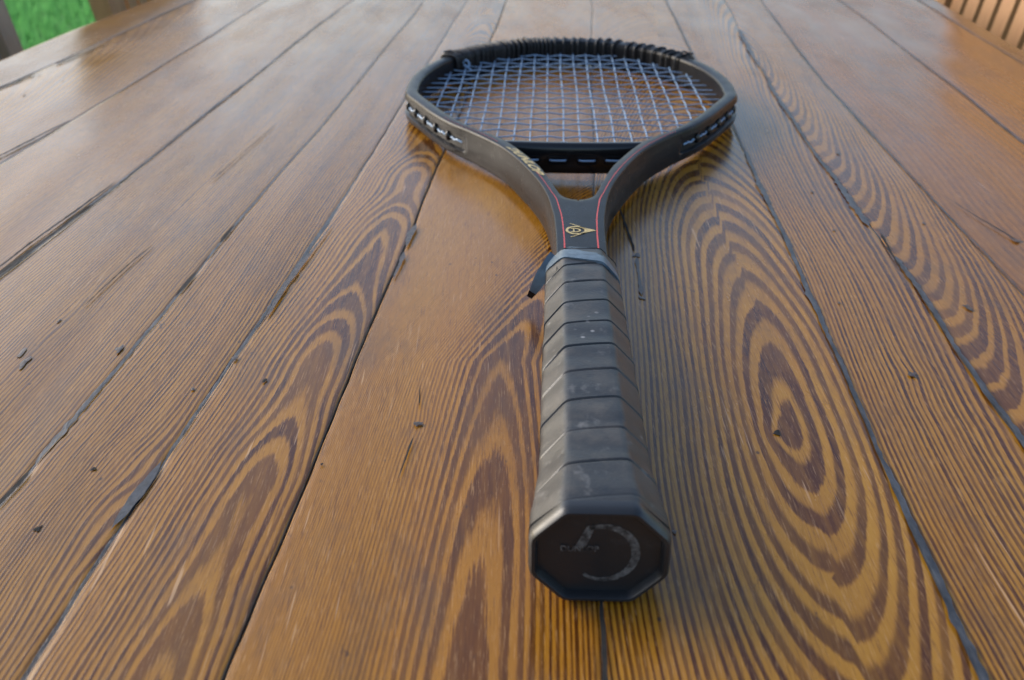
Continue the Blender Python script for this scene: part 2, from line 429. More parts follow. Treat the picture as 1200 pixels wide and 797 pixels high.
# each board: seams, pith offset u0 and slope, ring law a, b, contrast, extras
def ring_field(key, x, y, L, R):
    xc = (L + R) / 2; Wd = R - L; u = x - xc
    i = KEYS.index(key)
    n1 = Noise2(300 + i, 6, 1.6); n2 = Noise2(330 + i, 28, 7); n3 = Noise2(360 + i, 0, 3.2)
    con = np.ones_like(x); late = np.zeros_like(x)
    def law(u, D, a, b): r = np.sqrt(u * u + D * D); return a * r + b * r * r
    def knot(u, x, y, kx, ky, sx, sy, k):        # fibres pushed aside by a knot or pocket
        e = bell(x, y, kx, ky, sx, sy); return u - (x - kx) * e * k
    if key == 'a':   ph = law(u + .10, .02 + 0 * y, 330, 0); con[:] = .45
    elif key == 'b': ph = law(u + .06 + .01 * n3(0 * y, y), .10 * (y - .2), 260, 200); con[:] = .42
    elif key == 'c':
        ph = law(u - .10 + .004 * n3(0 * y, y), .03 * (y - .2), 470, 350); con[:] = .7
    elif key == 'd':
        u = knot(u, x, y, -.2052, .41, .006, .03, .5)
        ph = law(u + .11, .03 + .01 * y, 540, 150); con[:] = 1.0
    elif key == 'e':
        u = knot(u, x, y, -.1286, .2775, .020, .050, .75)
        ph = law(u - .085 + .003 * n3(0 * y, y), .02 * (y - .1), 520, 200); con[:] = 1.05
        ph = ph + 1.2 * bell(x, y, -.128, .27, .014, .05)
    elif key == 'f':
        u = u - .010 - .003 * n3(0 * y, y)
        D = .055 * (y - .07) + .0008 * np.sin((y - .1) * 2 * math.pi / .11 + 1.2 * n3(0 * y, y + 3)) + .001
        ph = law(u, D, 230, 5600) + .5 * bell(x, y, -.078, .42, .010, .035) + .08 * n2(x, y); late = .7 * np.exp(-(u / .012) ** 2)
        con[:] = 1.0
    elif key == 'g':
        u = x - (-.0085 + .055 * (y - .28) + .22 * np.maximum(y - .375, 0)) - .0012 * n3(0 * y, y)
        D = .185 * (y - .165)
        r_ = np.sqrt(u * u * .85 + D * D) + .10 * np.abs(u); r_ = np.minimum(r_, .10)
        ph = 62 * r_ + 300000 * r_ ** 4 + 8500 * u * u * (1 + .25 * n3(0 * y + 2, y * .5)) + .07 * n2(x, y) + .12 * n1(x, y)
        con = .52 + .55 * np.exp(-(np.minimum(u + .010, 0) / .011) ** 2) * (y < 9)
        late = np.exp(-(u / .016) ** 2) * .9
        ph = ph + .9 * bell(x, y, -.0357, .326, .005, .012)
    elif key == 'h':
        ax = .1055 + .056 * (y - .32)
        u = x - ax - .0022 * np.sin((y - .3) * 16)
        D = np.where(y > .322, .140 * (y - .322), .22 * (y - .322))
        D = np.sqrt(D * D + .0010 ** 2)
        ph = law(u, D, 120, np.where(u < 0, 3100, 2200)) + .18 * n1(x, y) + .06 * n2(x, y)
        ph = ph + .62 - .5 * bell(x, y, .0993, .3202, .005, .011)
        late = .45 * np.exp(-(np.sqrt(u * u + D * D) / .020) ** 2); con[:] = 1.0
    elif key == 'i':
        u = u - .034 + .002 * n3(0 * y, y)
        ph = law(u, .045 * (y - .10), 350, 1700) + .05 * n2(x, y); con[:] = 1.05
        ph = ph + .7 * bell(x, y, .1655, .3632, .006, .015)
        late = .5 * np.clip(u / .02 + 1.2, 0, 1)
    elif key == 'j':
        u = u + .024
        ph = law(u, .10 * np.abs(y - .95) + .004, 300, 2000) + .06 * n2(x, y); con[:] = .95
        late = .5 * np.exp(-(u / .02) ** 2)
    elif key == 'k': ph = law(u - .10 + .004 * n3(0 * y, y), .05 * y, 210, 100); con[:] = .36
    elif key == 'l': ph = law(u - .07 + .006 * n3(0 * y, y), .05 * y, 190, 200); con[:] = .38
    else:            ph = law(u + .05, .02 + 0 * y, 300, 0); con[:] = .4
    ph = ph + .06 * n2(x, y) + .12 * n1(x, y)
    return ph + 100 + 37 * i, con, late

TONE = dict(a=(.66, .2), b=(.78, .3), c=(.84, .25), d=(.80, .15), e=(.84, .35), f=(.92, .45), g=(.98, .55), h=(1.0, .30), i=(.93, .40),
            j=(.90, .45), k=(.80, 1.0), l=(.80, .95), m=(.55, .5))
H2 = Noise2(55, 2.2, 1.2)
def make_plank(key, nxt):
    gap = .0004
    L = seam(key, rows) + gap; R = seam(nxt, rows) - gap
    if key == 'a': L = S['a'](rows)
    if nxt == 'n': R = S['n'](rows)
    wmax = float((R - L)[(rows > .2) & (rows < .6)].max())
    nc = max(8, int(wmax / .0021))
    outerL, outerR = key == 'a', nxt == 'n'
    bl = .006 if outerL else .0005; br = .006 if outerR else .0005
    cols = []                                   # (fraction, absolute offset, z)
    def edge(b, side):
        q = [(0, -b), (.29 * b, -.29 * b * .6 - .12 * b), (b, 0)] if b < .002 else [(0, -b), (.08 * b, -.62 * b), (.29 * b, -.29 * b), (.62 * b, -.08 * b), (b, 0)]
        return q
    Lc = edge(bl, 0); Rc = edge(br, 1)[::-1]
    parts = [(L + o, z) for o, z in Lc]
    inner = np.linspace(0, 1, nc)[1:-1]
    for f in inner: parts.append((L + bl + (R - L - bl - br) * f, 0.0))
    parts += [(R - o, z) for o, z in Rc]
    X = np.stack([p[0] for p in parts], 1); Z = np.stack([np.full(len(rows), p[1]) for p in parts], 1)
    Y = np.repeat(rows[:, None], X.shape[1], 1)
    lev = (random.random() - .5) * .0004
    crown = -.00035 * ((X - ((L + R) / 2)[:, None]) / (wmax / 2)) ** 2
    Z = Z + lev + crown + .00018 * H2(X * 9, Y * 2)
    # rounded far and near ends
    ph, con, late = ring_field(key, X, Y, L[:, None] + 0 * X, R[:, None] + 0 * X)
    ny, nx = X.shape
    top = np.stack([X.ravel(), Y.ravel(), Z.ravel() + TZ], 1)
    th = .030
    sideL = np.stack([X[:, 0], rows, np.full(ny, TZ - th)], 1); sideR = np.stack([X[:, -1], rows, np.full(ny, TZ - th)], 1)
    V = np.concatenate([top, sideL, sideR]); N = nx * ny
    jj, ii = np.meshgrid(np.arange(ny - 1), np.arange(nx - 1), indexing='ij')
    a = (jj * nx + ii).ravel(); F = [np.stack([a, a + 1, a + nx + 1, a + nx], 1)]
    j = np.arange(ny - 1)
    F.append(np.stack([N + j, j * nx, (j + 1) * nx, N + j + 1], 1))
    F.append(np.stack([j * nx + nx - 1, N + ny + j, N + ny + j + 1, (j + 1) * nx + nx - 1], 1))
    F.append(np.stack([N + ny + j, N + j, N + j + 1, N + ny + j + 1], 1))
    F = np.concatenate(F).tolist()
    for r, s in ((0, 1), (ny - 1, -1)):
        cap = [r * nx + i for i in range(nx)] + [N + ny + r, N + r]
        F.append(cap[::s] if s == 1 else cap[::-1][::1])
    me = bpy.data.meshes.new('plank'); me.from_pydata(V.tolist(), [], F); me.materials.append(M_table)
    sm = np.zeros(len(me.polygons), bool); sm[:len(a)] = True; me.polygons.foreach_set('use_smooth', sm)
    for nm, arr in (('phase', ph), ('contrast', con), ('late', late)):
        at = me.attributes.new(nm, 'FLOAT', 'POINT')
        full = np.concatenate([arr.ravel(), arr[:, 0], arr[:, -1]]).astype(np.float32)
        at.data.foreach_set('value', full)
    me.update()
    o = under(link(bpy.data.objects.new('plank', me)))
    o['tone'] = TONE[key][0] * 1.02; o['warm'] = TONE[key][1]
    return o
for k1, k2 in zip(KEYS[:-1], KEYS[1:]): make_plank(k1, k2)

def ribbon(name, pts, widths, z, mat, seed=0, rough=.25, fine=260, thick=.0):
    """flush inlay following the boards' surface: uneven width, slightly domed edges"""
    P = np.array(pts, float); Wd = np.array(widths, float)
    d = np.r_[0, np.cumsum(np.linalg.norm(np.diff(P, axis=0), axis=1))]
    n = max(6, int(d[-1] / .0016)); q = np.linspace(0, d[-1], n)
    x = np.interp(q, d, P[:, 0]); y = np.interp(q, d, P[:, 1]); wv = np.interp(q, d, Wd * (.62 if seed in (11, 12, 13, 14, 21) else (1.15 if seed > 30 else .45)))
    r = Noise2(seed, 0, 130, 16); r2 = Noise2(seed + 1, 0, 130, 16); r3 = Noise2(seed + 2, 0, 22, 8)
    rough *= .7
    l = wv * (.5 + rough * r(0 * q, q) + .15 * r3(0 * q, q)); rr = wv * (.5 + rough * r2(0 * q, q) - .12 * r3(0 * q, q))
    l = np.maximum(l, wv * .08); rr = np.maximum(rr, wv * .08)
    tp = np.minimum(1, np.minimum(q, d[-1] - q) / .006); l *= tp; rr *= tp
    tx = np.gradient(x, q); ty = np.gradient(y, q); m = np.hypot(tx, ty); nx_, ny_ = -ty / m, tx / m
    V = []; F = []
    for a in range(n):
        V.append((x[a] + nx_[a] * l[a], y[a] + ny_[a] * l[a], TZ + z)); V.append((x[a], y[a], TZ + z + thick)); V.append((x[a] - nx_[a] * rr[a], y[a] - ny_[a] * rr[a], TZ + z))
    for a in range(n - 1):
        b = a * 3; F += [(b, b + 3, b + 4, b + 1), (b + 1, b + 4, b + 5, b + 2)]
    o = obj_np(name, V, F, mat, None, 60)
    return under(o)

Z1 = .00042
# dirt lying in every joint, a little below the boards
for i, k in enumerate(KEYS[1:-1]):
    ys = np.linspace(-.3, 1.88, 500); xs = seam(k, ys)
    V = []; F = []
    for x, y in zip(xs, ys):
        dz = .0011 if k in 'gh' else .00055; V += [(x - .0012, y, TZ - dz), (x + .0012, y, TZ - dz)]
    for a in range(len(ys) - 1): F.append((2 * a, 2 * a + 1, 2 * a + 3, 2 * a + 2))
    under(obj_np('joint_dirt', V, F, M_void if k in 'gm' else M_fill))

def along(k, y0, y1, n=24, dx=0.0): 
    ys = np.linspace(y0, y1, n); return [(float(x) + dx, float(y)) for x, y in zip(seam(k, ys), ys)]
def wprof(n, lo, hi, seed):
    r = np.random.RandomState(seed); v = r.rand(n); v = np.convolve(np.r_[v, v[:2]], [.3, .4, .3], 'valid')[:n]; return lo + (hi - lo) * np.clip((v - .25) / .5, 0, 1)
# grey filler showing in the joints
ribbon('seam_filler', along('i', -.2, .66, 44), wprof(44, .0022, .0042, 1), Z1, M_fill, 11)
ribbon('seam_filler', along('i', .66, 1.7, 24), wprof(24, .0014, .0026, 2), Z1, M_fill, 12)
ribbon('seam_filler', along('j', .12, .485, 24), wprof(24, .0030, .0056, 3), Z1, M_fill, 13)
ribbon('seam_filler', along('j', .525, 1.05, 24, -.0012), wprof(24, .0022, .0060, 4), Z1, M_fill, 14)
ribbon('seam_filler', along('k', .2, 1.3, 40), wprof(40, .0012, .0026, 5), Z1, M_fill, 15)
ribbon('seam_filler', along('l', .5, 1.3, 20), wprof(20, .0008, .0020, 6), Z1, M_fill, 16)
ribbon('seam_filler', along('e', .15, .28, 10), wprof(10, .0012, .0022, 7), Z1, M_fill, 17)
ribbon('seam_filler', along('e', .30, .445, 12), [.003, .005, .0055, .0045, .0035, .003, .0028, .0025, .0022, .002, .0018, .0014], Z1, M_fill, 18)
ribbon('seam_filler', along('e', .48, 1.2, 20), wprof(20, .0010, .0024, 8), Z1, M_fill, 19)
ribbon('seam_filler', along('f', .14, .262, 10), wprof(10, .0010, .0022, 9), Z1, M_fill, 20)
ribbon('seam_filler', [(-.1312, .262), (-.1292, .272), (-.1280, .283), (-.1268, .294), (-.1258, .303)], [.0008, .0050, .0072, .0046, .0008], Z1 + .0001, M_stain, 21, .05)
ribbon('seam_filler', along('f', .303, .46, 14), wprof(14, .0010, .0026, 10), Z1, M_fill, 22)
ribbon('seam_filler', along('g', .14, .68, 24), wprof(24, .0006, .0015, 23), Z1, M_void, 23)
ribbon('seam_filler', along('d', .44, 1.15, 24), wprof(24, .0012, .0032, 24), Z1, M_fill, 24)
ribbon('seam_filler', along('c', .62, 1.4, 24), wprof(24, .0008, .0022, 25), Z1, M_fill, 25)
ribbon('seam_filler', along('b', .80, 1.3, 24), wprof(24, .0010, .0042, 26), Z1, M_fill, 26)
ribbon('seam_filler', along('m', .6, 1.3, 24), wprof(24, .0008, .0018, 27), Z1, M_fill, 27)
# open black gaps
ribbon('open_gap', along('e', .2705, .2985, 6), [.0008, .0014, .0016, .0016, .0014, .0006], Z1 + .0002, M_void, 31, .06)
ribbon('open_gap', along('e', .4365, .466, 6), [.0008, .0016, .0018, .0018, .0014, .0006], Z1 + .0002, M_void, 32, .06)
ribbon('open_gap', along('e', .502, .528, 6), [.0008, .0014, .0016, .0014, .0012, .0006], Z1 + .0002, M_void, 33, .06)
ribbon('open_gap', along('d', .44, .56, 8), [.0012, .0022, .0024, .0020, .0014, .0018, .0014, .0006], Z1 + .0002, M_void, 34, .1)
ribbon('open_gap', along('h', .16, .232, 6), [.0010, .0012, .0014, .0013, .0012, .0010], Z1 + .0002, M_void, 35, .1)
# cracks inside boards
cr = [([(-.2000, .425), (-.1950, .47), (-.190, .50)], [.0005, .0008, .0004]),
      ([(-.262, .43), (-.256, .50), (-.248, .56), (-.243, .60)], [.0006, .0012, .0016, .0006]),
      ([(-.345, .60), (-.331, .68), (-.322, .73)], [.001, .002, .001]),
      ([(-.1125, .415), (-.1090, .455), (-.1030, .50), (-.0995, .53)], [.0012, .0022, .0009, .0004]),
      ([(-.0560, .495), (-.0545, .515), (-.0530, .53)], [.0007, .0034, .0009]),
      ([(-.0585, .455), (-.0563, .49)], [.0006, .0024]),
      ([(.0600, .58), (.0625, .54), (.0640, .49)], [.0004, .0010, .0012]),
      ([(.0642, .483), (.0632, .462), (.0618, .437)], [.0022, .0009, .0020]),
      ([(.2002, .515), (.1975, .49), (.1955, .468)], [.0014, .0009, .0003]),
      ([(.2700, .506), (.2620, .54), (.256, .575)], [.0010, .0005, .0002]),
      ([(-.0372, .355), (-.0362, .338)], [.0002, .0007]), ([(-.0366, .317), (-.040, .29)], [.0008, .0002]),
      ([(-.40, .90), (-.385, .985)], [.003, .001]), ([(-.418, .80), (-.405, .87)], [.001, .0028]),
      ([(-.185, .60), (-.170, .72)], [.0006, .0004]), ([(.405, .62), (.41, .70)], [.0006, .0003])]
for q, (p, wds) in enumerate(cr): ribbon('crack', p, wds, Z1 + .0003, M_knot if q in (3, 4, 5, 7) else M_void, 50 + q, .2)

def blot(x, y, rx, ry, seed, mat, name='nail_hole'):
    r = Noise2(seed, .5, .5, 6); V = [(x, y, TZ + Z1 + .0001)]; F = []; n = 22
    for a in range(n):
        t = 2 * math.pi * a / n; k = 1 + .45 * float(r(math.cos(t) * 1.3, math.sin(t) * 1.3))
        V.append((x + rx * k * math.cos(t) + .07 * ry * math.sin(t), y + ry * k * math.sin(t), TZ + Z1 - .00005))
    for a in range(n): F.append((0, 1 + a, 1 + (a + 1) % n))
    under(obj_np(name, V, F, mat, None, 60))
spots = [(-.0357, .326, .0022, .0030), (.0993, .3202, .0022, .0024), (.1655, .3632, .0026, .0034), (.0641, .4855, .0030, .0036), (.0616, .4353, .0020, .003),
         (-.2052, .3739, .0028, .008), (-.1694, .385, .0035, .0045), (-.1488, .2972, .0013, .0018), (-.1549, .264, .0016, .0022), (-.1011, .3584, .0016, .0022),
         (-.1179, .3775, .0018, .0028), (.2124, .4262, .0024, .004), (.2697, .5059, .0040, .0042), (.2169, .6541, .0022, .0035), (-.2058, .4123, .0020, .0030),
         (-.2101, .3813, .0030, .006), (-.385, .80, .0022, .004), (-.372, .845, .0018, .003), (-.40, .865, .0018, .004), (.1765, .52, .0014, .0024),
         (.180, .58, .0014, .0022), (.229, .53, .0012, .002), (.0530, .262, .0010, .0016), (-.1285, .352, .0012, .002), (-.068, .30, .0008, .0012), (.154, .43, .001, .0016)]
for q, (x, y, a, b) in enumerate(spots): blot(x, y, a * (.36 if x < -.16 else .58), b * (.62 if x < -.16 else .62), 400 + q, M_void if q in (1, 7, 8, 9, 24) else M_knot)

# frame under the top: aprons and legs
def wbox(name, c, s, mat, parent, bev=.003):
    bm = bmesh.new(); box(bm, c, s, bev); return obj_bm(name, bm, mat, parent, 30)
for c, s in (((-.36, .80, .672), (.025, 1.9, .09)), ((.38, .80, .672), (.025, 1.9, .09)), ((0, -.15, .672), (.70, .025, .09)), ((0, 1.72, .672), (.66, .025, .09))):
    under(wbox('apron', c, s, M_chair, None))
for x, y in ((-.35, -.13), (.36, -.13), (-.30, 1.70), (.36, 1.70)):
    bm = bmesh.new(); loft(bm, [[(x + a * q, y + b * q, z) for a, b in ((-1, -1), (1, -1), (1, 1), (-1, 1))] for z, q in ((0, .024), (.5, .033), (.715, .036))])
    under(obj_bm('leg', bm, M_chair, None, 30))

# ------------------------------------------------------------ tennis racket (local x = across, y = butt to tip, z = up from table)
racket = thing('tennis_racket', 'worn black tennis racket with grey taped grip and pale blue strings lying on the boards', 'tennis racket', (.0253, .2292, TZ + .0004), -.033)
def zc(s): return .0168 - .0063 * s / .68

# outline, right half (x, y)
out_pts = [(.0118, .17), (.0118, .209), (.0122, .232), (.0134, .253), (.0176, .285), (.0266, .318), (.0420, .358), (.0615, .390), (.0792, .4135), (.0932, .437), (.1058, .463)]
in_pts = [(.0, .2700), (.0040, .2712), (.0082, .2760), (.0112, .287), (.0150, .303), (.0226, .331), (.0412, .3755), (.0595, .3995), (.0735, .4200), (.0850, .441), (.0968, .466)]
def arc(a, b, cy, th0, n):
    return [(a * math.cos(t), cy + b * math.sin(t)) for t in np.linspace(th0, math.pi / 2, n)]
out_all = out_pts + arc(.1196, .1585, .520, -.20, 18)
in_all = in_pts + arc(.1098, .1480, .520, -.20, 18)
oc = resample(catmull(out_all, 10), 260)
shaft_n = 26
ic_hoop = resample(catmull(in_all, 10), 260)
# pair the two curves: shaft stations have inner = centre line
oc_len = np.r_[0, np.cumsum(np.linalg.norm(np.diff(oc, axis=0), axis=1))]
k0 = int(np.argmin(np.abs(oc[:, 1] - .2690)))
pairs = [((0.0, oc[k][1]), tuple(oc[k]), 0) for k in range(k0)]
m = len(oc) - k0
icr = resample(ic_hoop, m)
for q in range(m): pairs.append((tuple(icr[q]), tuple(oc[k0 + q]), 1))
NST = len(pairs)
inner_curve = icr; outer_curve = oc

def section(I, O, open_, hoop, gd, h):
    """closed profile: list of (x, y, z) from inner bottom round to outer bottom"""
    I = np.array(I); O = np.array(O); d = O - I; W = np.linalg.norm(d); e = d / max(W, 1e-9)
    s = (I[1] + O[1]) / 2; z0 = zc(s)
    br = (.0010 + .0018 * hoop)
    bi = br if open_ else 0.0
    g = .0052
    P = []
    def add(w_, z): P.append((I[0] + e[0] * w_, I[1] + e[1] * w_, z0 + z))
    for a in range(5):                                 # inner bottom corner
        t = math.pi / 2 * a / 4; add(bi * (1 - math.sin(t)), -h + bi * (1 - math.cos(t)))
    P = P[::1]
    add(-.0003 * open_, 0)
    for a in range(5):
        t = math.pi / 2 * a / 4; add(bi * (1 - math.cos(t)), h - bi * (1 - math.sin(t)))
    add(W * .5, h + .0004 * hoop + .00015)
    for a in range(5):
        t = math.pi / 2 * a / 4; add(W - br + br * math.sin(t), h - br * (1 - math.cos(t)))
    bul = .0009
    add(W + bul * .6, g + .0003 * gd); add(W - .0032 * gd + bul * (1 - gd), g - .0009)
    add(W - .0036 * gd + bul * (1 - gd), 0)
    add(W - .0032 * gd + bul * (1 - gd), -g + .0009); add(W + bul * .6 + .0004 * gd, -g - .0002 * gd)
    for a in range(5):
        t = math.pi / 2 * a / 4; add(W - br * (1 - math.cos(t)), -h + br * (1 - math.sin(t)))
    return P

# arc length past the joint of arm and hoop, for the string channel
rings = []; info = []
for q, (I, O, op) in enumerate(pairs):
    s = O[1]
    hoop = min(1, max(0, (s - .33) / .08)) if op else 0
    gd = min(1, max(0, (s - .3975) / .006)) if op else 0
    h = .0112 - .0010 * hoop
    rings.append(section(I, O, op, hoop, gd, h))
def build_frame():
    bm = bmesh.new()
    for sg in (1, -1):
        R = [[(sg * x, y, z) for x, y, z in r] for r in rings]
        R[-1] = [(0.0, y, z) for x, y, z in R[-1]]
        loft(bm, R, True, False)
    bmesh.ops.remove_doubles(bm, verts=bm.verts[:], dist=1e-5)
    kill = [f for f in bm.faces if all(abs(v.co.x) < 1e-6 for v in f.verts)]
    bmesh.ops.delete(bm, geom=kill, context='FACES')
    bmesh.ops.dissolve_degenerate(bm, edges=bm.edges[:], dist=1e-6)
    return obj_bm('frame', bm, M_frame, racket, 38)
build_frame()

def top_z(s, hoop=0.0): return zc(s) + .0112 - .0010 * hoop

# red pinstripes following the outer edge
def stripe(side, k_a, k_b, off, w_, taper=0):
    bm = bmesh.new(); prev = None
    n = k_b - k_a
    for q in range(k_a, k_b):
        I, O, op = pairs[q]; I = np.array(I); O = np.array(O); d = O - I; W = np.linalg.norm(d); e = d / W
        hoop = min(1, max(0, (O[1] - .33) / .08)) if op else 0
        o_ = min(off, W * .42); c = O - e * o_
        ww = w_ * (1 - .5 * (q - k_a) / n)
        a = c - e * ww; b = c + e * ww; z = top_z(c[1], hoop) + .00022 + .0002 * hoop
        cur = (bm.verts.new((side * a[0], a[1], z)), bm.verts.new((side * b[0], b[1], z)))
        if prev: bm.faces.new((prev[0], cur[0], cur[1], prev[1]))
        prev = cur
    return obj_bm('pinstripe', bm, M_red, racket, None)
kof = lambda s: int(np.argmin([abs(p[1][1] - s) for p in pairs[:190]]))
stripe(-1, kof(.172), kof(.318), .0040, .00040)
stripe(-1, kof(.372), kof(.43), .0040, .00026)
stripe(1, kof(.172), kof(.40), .0040, .00040)

# DUNLOP lettering along the left arm, gold
def text_mesh(txt, size):
    cu = bpy.data.curves.new('text', 'FONT'); cu.body = txt; cu.size = size; cu.resolution_u = 3
    cu.offset = size * .035; cu.align_x = 'LEFT'
    o = bpy.data.objects.new('text', cu); COL.objects.link(o)
    bpy.context.view_layer.update()
    me = bpy.data.meshes.new_from_object(o.evaluated_get(bpy.context.evaluated_depsgraph_get()))
    bpy.data.objects.remove(o); return me
def arm_text(txt, s_a, s_b, height):
    me = text_mesh(txt, 1.0); co = np.array([v.co[:] for v in me.vertices])
    bm = bmesh.new(); bm.from_mesh(me); bmesh.ops.triangulate(bm, faces=bm.faces[:])
    bmesh.ops.subdivide_edges(bm, edges=[e for e in bm.edges if e.calc_length() > .25], cuts=2)
    x0, x1 = co[:, 0].min(), co[:, 0].max(); y0, y1 = co[:, 1].min(), co[:, 1].max()
    ka, kb = kof(s_a), kof(s_b)
    for v in bm.verts:
        f = (v.co.x - x0) / (x1 - x0); g = (v.co.y - y0) / (y1 - y0) - .5
        f2 = f + g * .05
        kk = ka + (kb - ka) * f2; q = int(math.floor(kk)); fr = kk - q
        def pt(i):
            I, O, op = pairs[i]; I = np.array(I); O = np.array(O); return I, O
        I0, O0 = pt(q); I1, O1 = pt(q + 1); I = I0 + (I1 - I0) * fr; O = O0 + (O1 - O0) * fr
        W = np.linalg.norm(O - I); e = (I - O) / W
        c = O + e * (W * .50 + g * height)
        hoop = min(1, max(0, (O[1] - .33) / .08))
        v.co = Vector((-c[0], c[1], top_z(c[1], hoop) + .00026))
    bpy.data.meshes.remove(me)
    return obj_bm('lettering', bm, M_gold, racket, None)
arm_text('DUNLOP', .3600, .3120, .0066)

# arrow-and-ring emblem on the throat, gold
def emblem():
    bm = bmesh.new(); cy = .2265; z = top_z(cy) + .00030
    def poly2(P): bm.faces.new([bm.verts.new((x * .00115 - .0005, cy + y * .0015, z)) for x, y in P])
    def ringp(cx, cyy, ro, ri, a0, a1, n=28, sx=1.0, sy=1.0):
        V = []
        for k in range(n + 1):
            t = a0 + (a1 - a0) * k / n; V.append((bm.verts.new(((cx + sx * ro * math.cos(t)) * .00115 - .0005, cy + (cyy + sy * ro * math.sin(t)) * .0015, z)),
                                                bm.verts.new(((cx + sx * ri * math.cos(t)) * .00115 - .0005, cy + (cyy + sy * ri * math.sin(t)) * .0015, z))))
        for a, b in zip(V[:-1], V[1:]): bm.faces.new((a[0], b[0], b[1], a[1]))
    ringp(-1.2, 0, 4.1, 3.1, 0, 2 * math.pi, 40, 1.1, .85)
    # small D inside, lying along the axis
    ringp(-1.6, 0, 2.3, 1.5, -math.pi / 2, math.pi / 2, 18, 1.0, .75)
    poly2([(-3.6, -1.7), (-1.6, -1.7), (-1.6, -1.15), (-3.6, -1.15)]); poly2([(-3.6, 1.15), (-1.6, 1.15), (-1.6, 1.7), (-3.6, 1.7)])
    poly2([(-2.6, -1.15), (-2.0, -1.15), (-2.0, 1.15), (-2.6, 1.15)])
    # arrow head to the right and the two swept feathers
    poly2([(2.7, -1.9), (7.2, 0), (2.7, 1.9), (3.4, 0)])
    poly2([(-3.9, 5.6), (-3.7, 5.9), (3.0, 1.9), (2.8, 1.4)]); poly2([(-3.9, -5.6), (2.8, -1.4), (3.0, -1.9), (-3.7, -5.9)])
    return obj_bm('emblem', bm, M_gold, racket, None)
emblem()

# bridge across the bottom of the hoop, with three slotted grommets
def bridge():
    bm = bmesh.new(); R = []
    n = 40
    for k in range(n + 1):
        f = -1 + 2 * k / n; x = f * .0465
        s0 = .3775 + .0035 * f * f + (.0004 if abs(f) < .9 else 0)
        z0 = zc(.375); h = .0097; dpt = .0066 + .0012 * f * f
        P = []
        for a in range(20):
            t = 2 * math.pi * a / 20; c, s_ = math.cos(t), math.sin(t)
            sq = (abs(c) ** 4 + abs(s_) ** 4) ** -.25
            P.append((x, s0 - dpt * .5 + dpt * .58 * c * sq, z0 + h * s_ * sq * (1 if s_ > 0 else 1)))
        R.append(P)
    loft(bm, R)
    return obj_bm('bridge', bm, M_gloss, racket, 50)
bridge()
def grommet(x, wid=.0125, front=True):
    """raised stadium rim on the front face of the bridge with a string segment inside"""
    yb = .3775 + .0035 * (x / .0465) ** 2 - .0071 - .0002; z0 = zc(.375) - .0005
    bm = bmesh.new(); P = []
    n = 36; rr = .0024
    for k in range(n):
        t = 2 * math.pi * k / n; c, s_ = math.cos(t), math.sin(t)
        P.append((x + (wid / 2 - rr) * (1 if c > 0 else -1) * (1 if abs(c) > 1e-6 else 0) + rr * c, yb - .0003, z0 + rr * s_))
    P.append(P[0])
    tube(bm, P, .00048, 6, False)
    g = obj_bm('grommet', bm, M_gloss, racket, 60)
    bm = bmesh.new()
    q = []
    for k in range(15):
        f = k / 14; u = -1 + 2 * f; q.append((x + u * (wid / 2 - .0014), yb + .0003 - .0011 * (1 - u ** 6), z0 + .0002))
    tube(bm, q, .00066, 8)
    obj_bm('string_loop', bm, M_string, racket, 60)
for x in (-.0235, -.0065, .0112, .0275): grommet(x - .003)

# ------------------------------------------------------------ strings, woven
def curve_y_at(cur, x, upper):
    pts = cur[(cur[:, 1] > .520) if upper else ((cur[:, 1] <= .520) & (cur[:, 1] > .36))]
    o = np.argsort(pts[:, 0]); return float(np.interp(abs(x), pts[o, 0], pts[o, 1]))
def curve_x_at(cur, y):
    pts = cur[cur[:, 1] > .375]; o = np.argsort(pts[:, 1]); return float(np.interp(y, pts[o, 1], pts[o, 0]))
half = [.0054, .0162, .0271, .0381, .0492, .0604, .0717, .0831, .0948]
mains = [-x for x in half[::-1]] + half
crosses = list(np.linspace(.3905, .656, 20)); crosses = [c + .0008 * math.sin(i * 2.1) for i, c in enumerate(crosses)]
rs = np.random.RandomState(12); A = .00052; RS = .00050
wob = [(rs.rand() * 6.28, .0003 + .0006 * rs.rand(), 18 + rs.rand() * 14) for _ in mains]
def main_x(i, y): p, a, f = wob[i]; e = max(0, 1 - ((y - .52) / .15) ** 2); return mains[i] + a * e * math.sin(p + f * y)
cw = [(rs.rand() * 6.28, .0002 + .0003 * rs.rand(), 20 + rs.rand() * 14) for _ in crosses]
def cross_y(j, x): p, a, f = cw[j]; e = max(0, 1 - (x / .11) ** 2); return crosses[j] + a * e * math.sin(p + f * x)
for i, x in enumerate(mains):
    yl = .3745 if abs(x) < .04 else curve_y_at(inner_curve, x, False) - .004
    yh = curve_y_at(inner_curve, x, True) + .004
    pts = []; ys = np.arange(yl, yh, .0021)
    for y in ys:
        ph = 0.0
        j = np.interp(y, crosses, np.arange(len(crosses)), left=-1, right=len(crosses))
        am = A if crosses[0] - .004 < y < crosses[-1] + .004 else 0
        pts.append((main_x(i, y), y, zc(y) + am * math.cos(math.pi * (j + i))))
    bm = bmesh.new(); tube(bm, pts, RS, 6); obj_bm('string', bm, M_string, racket, 80)
for j, y in enumerate(crosses):
    xe = curve_x_at(inner_curve, y) + .004
    pts = []
    for x in np.arange(-xe, xe, .0019):
        i = np.interp(x, mains, np.arange(len(mains)), left=-.5, right=len(mains) - .5)
        am = A if mains[0] - .004 < x < mains[-1] + .004 else 0
        yy = cross_y(j, x); pts.append((x, yy, zc(yy) - am * math.cos(math.pi * (i + j))))
    bm = bmesh.new(); tube(bm, pts, RS, 6); obj_bm('string', bm, M_string, racket, 80)

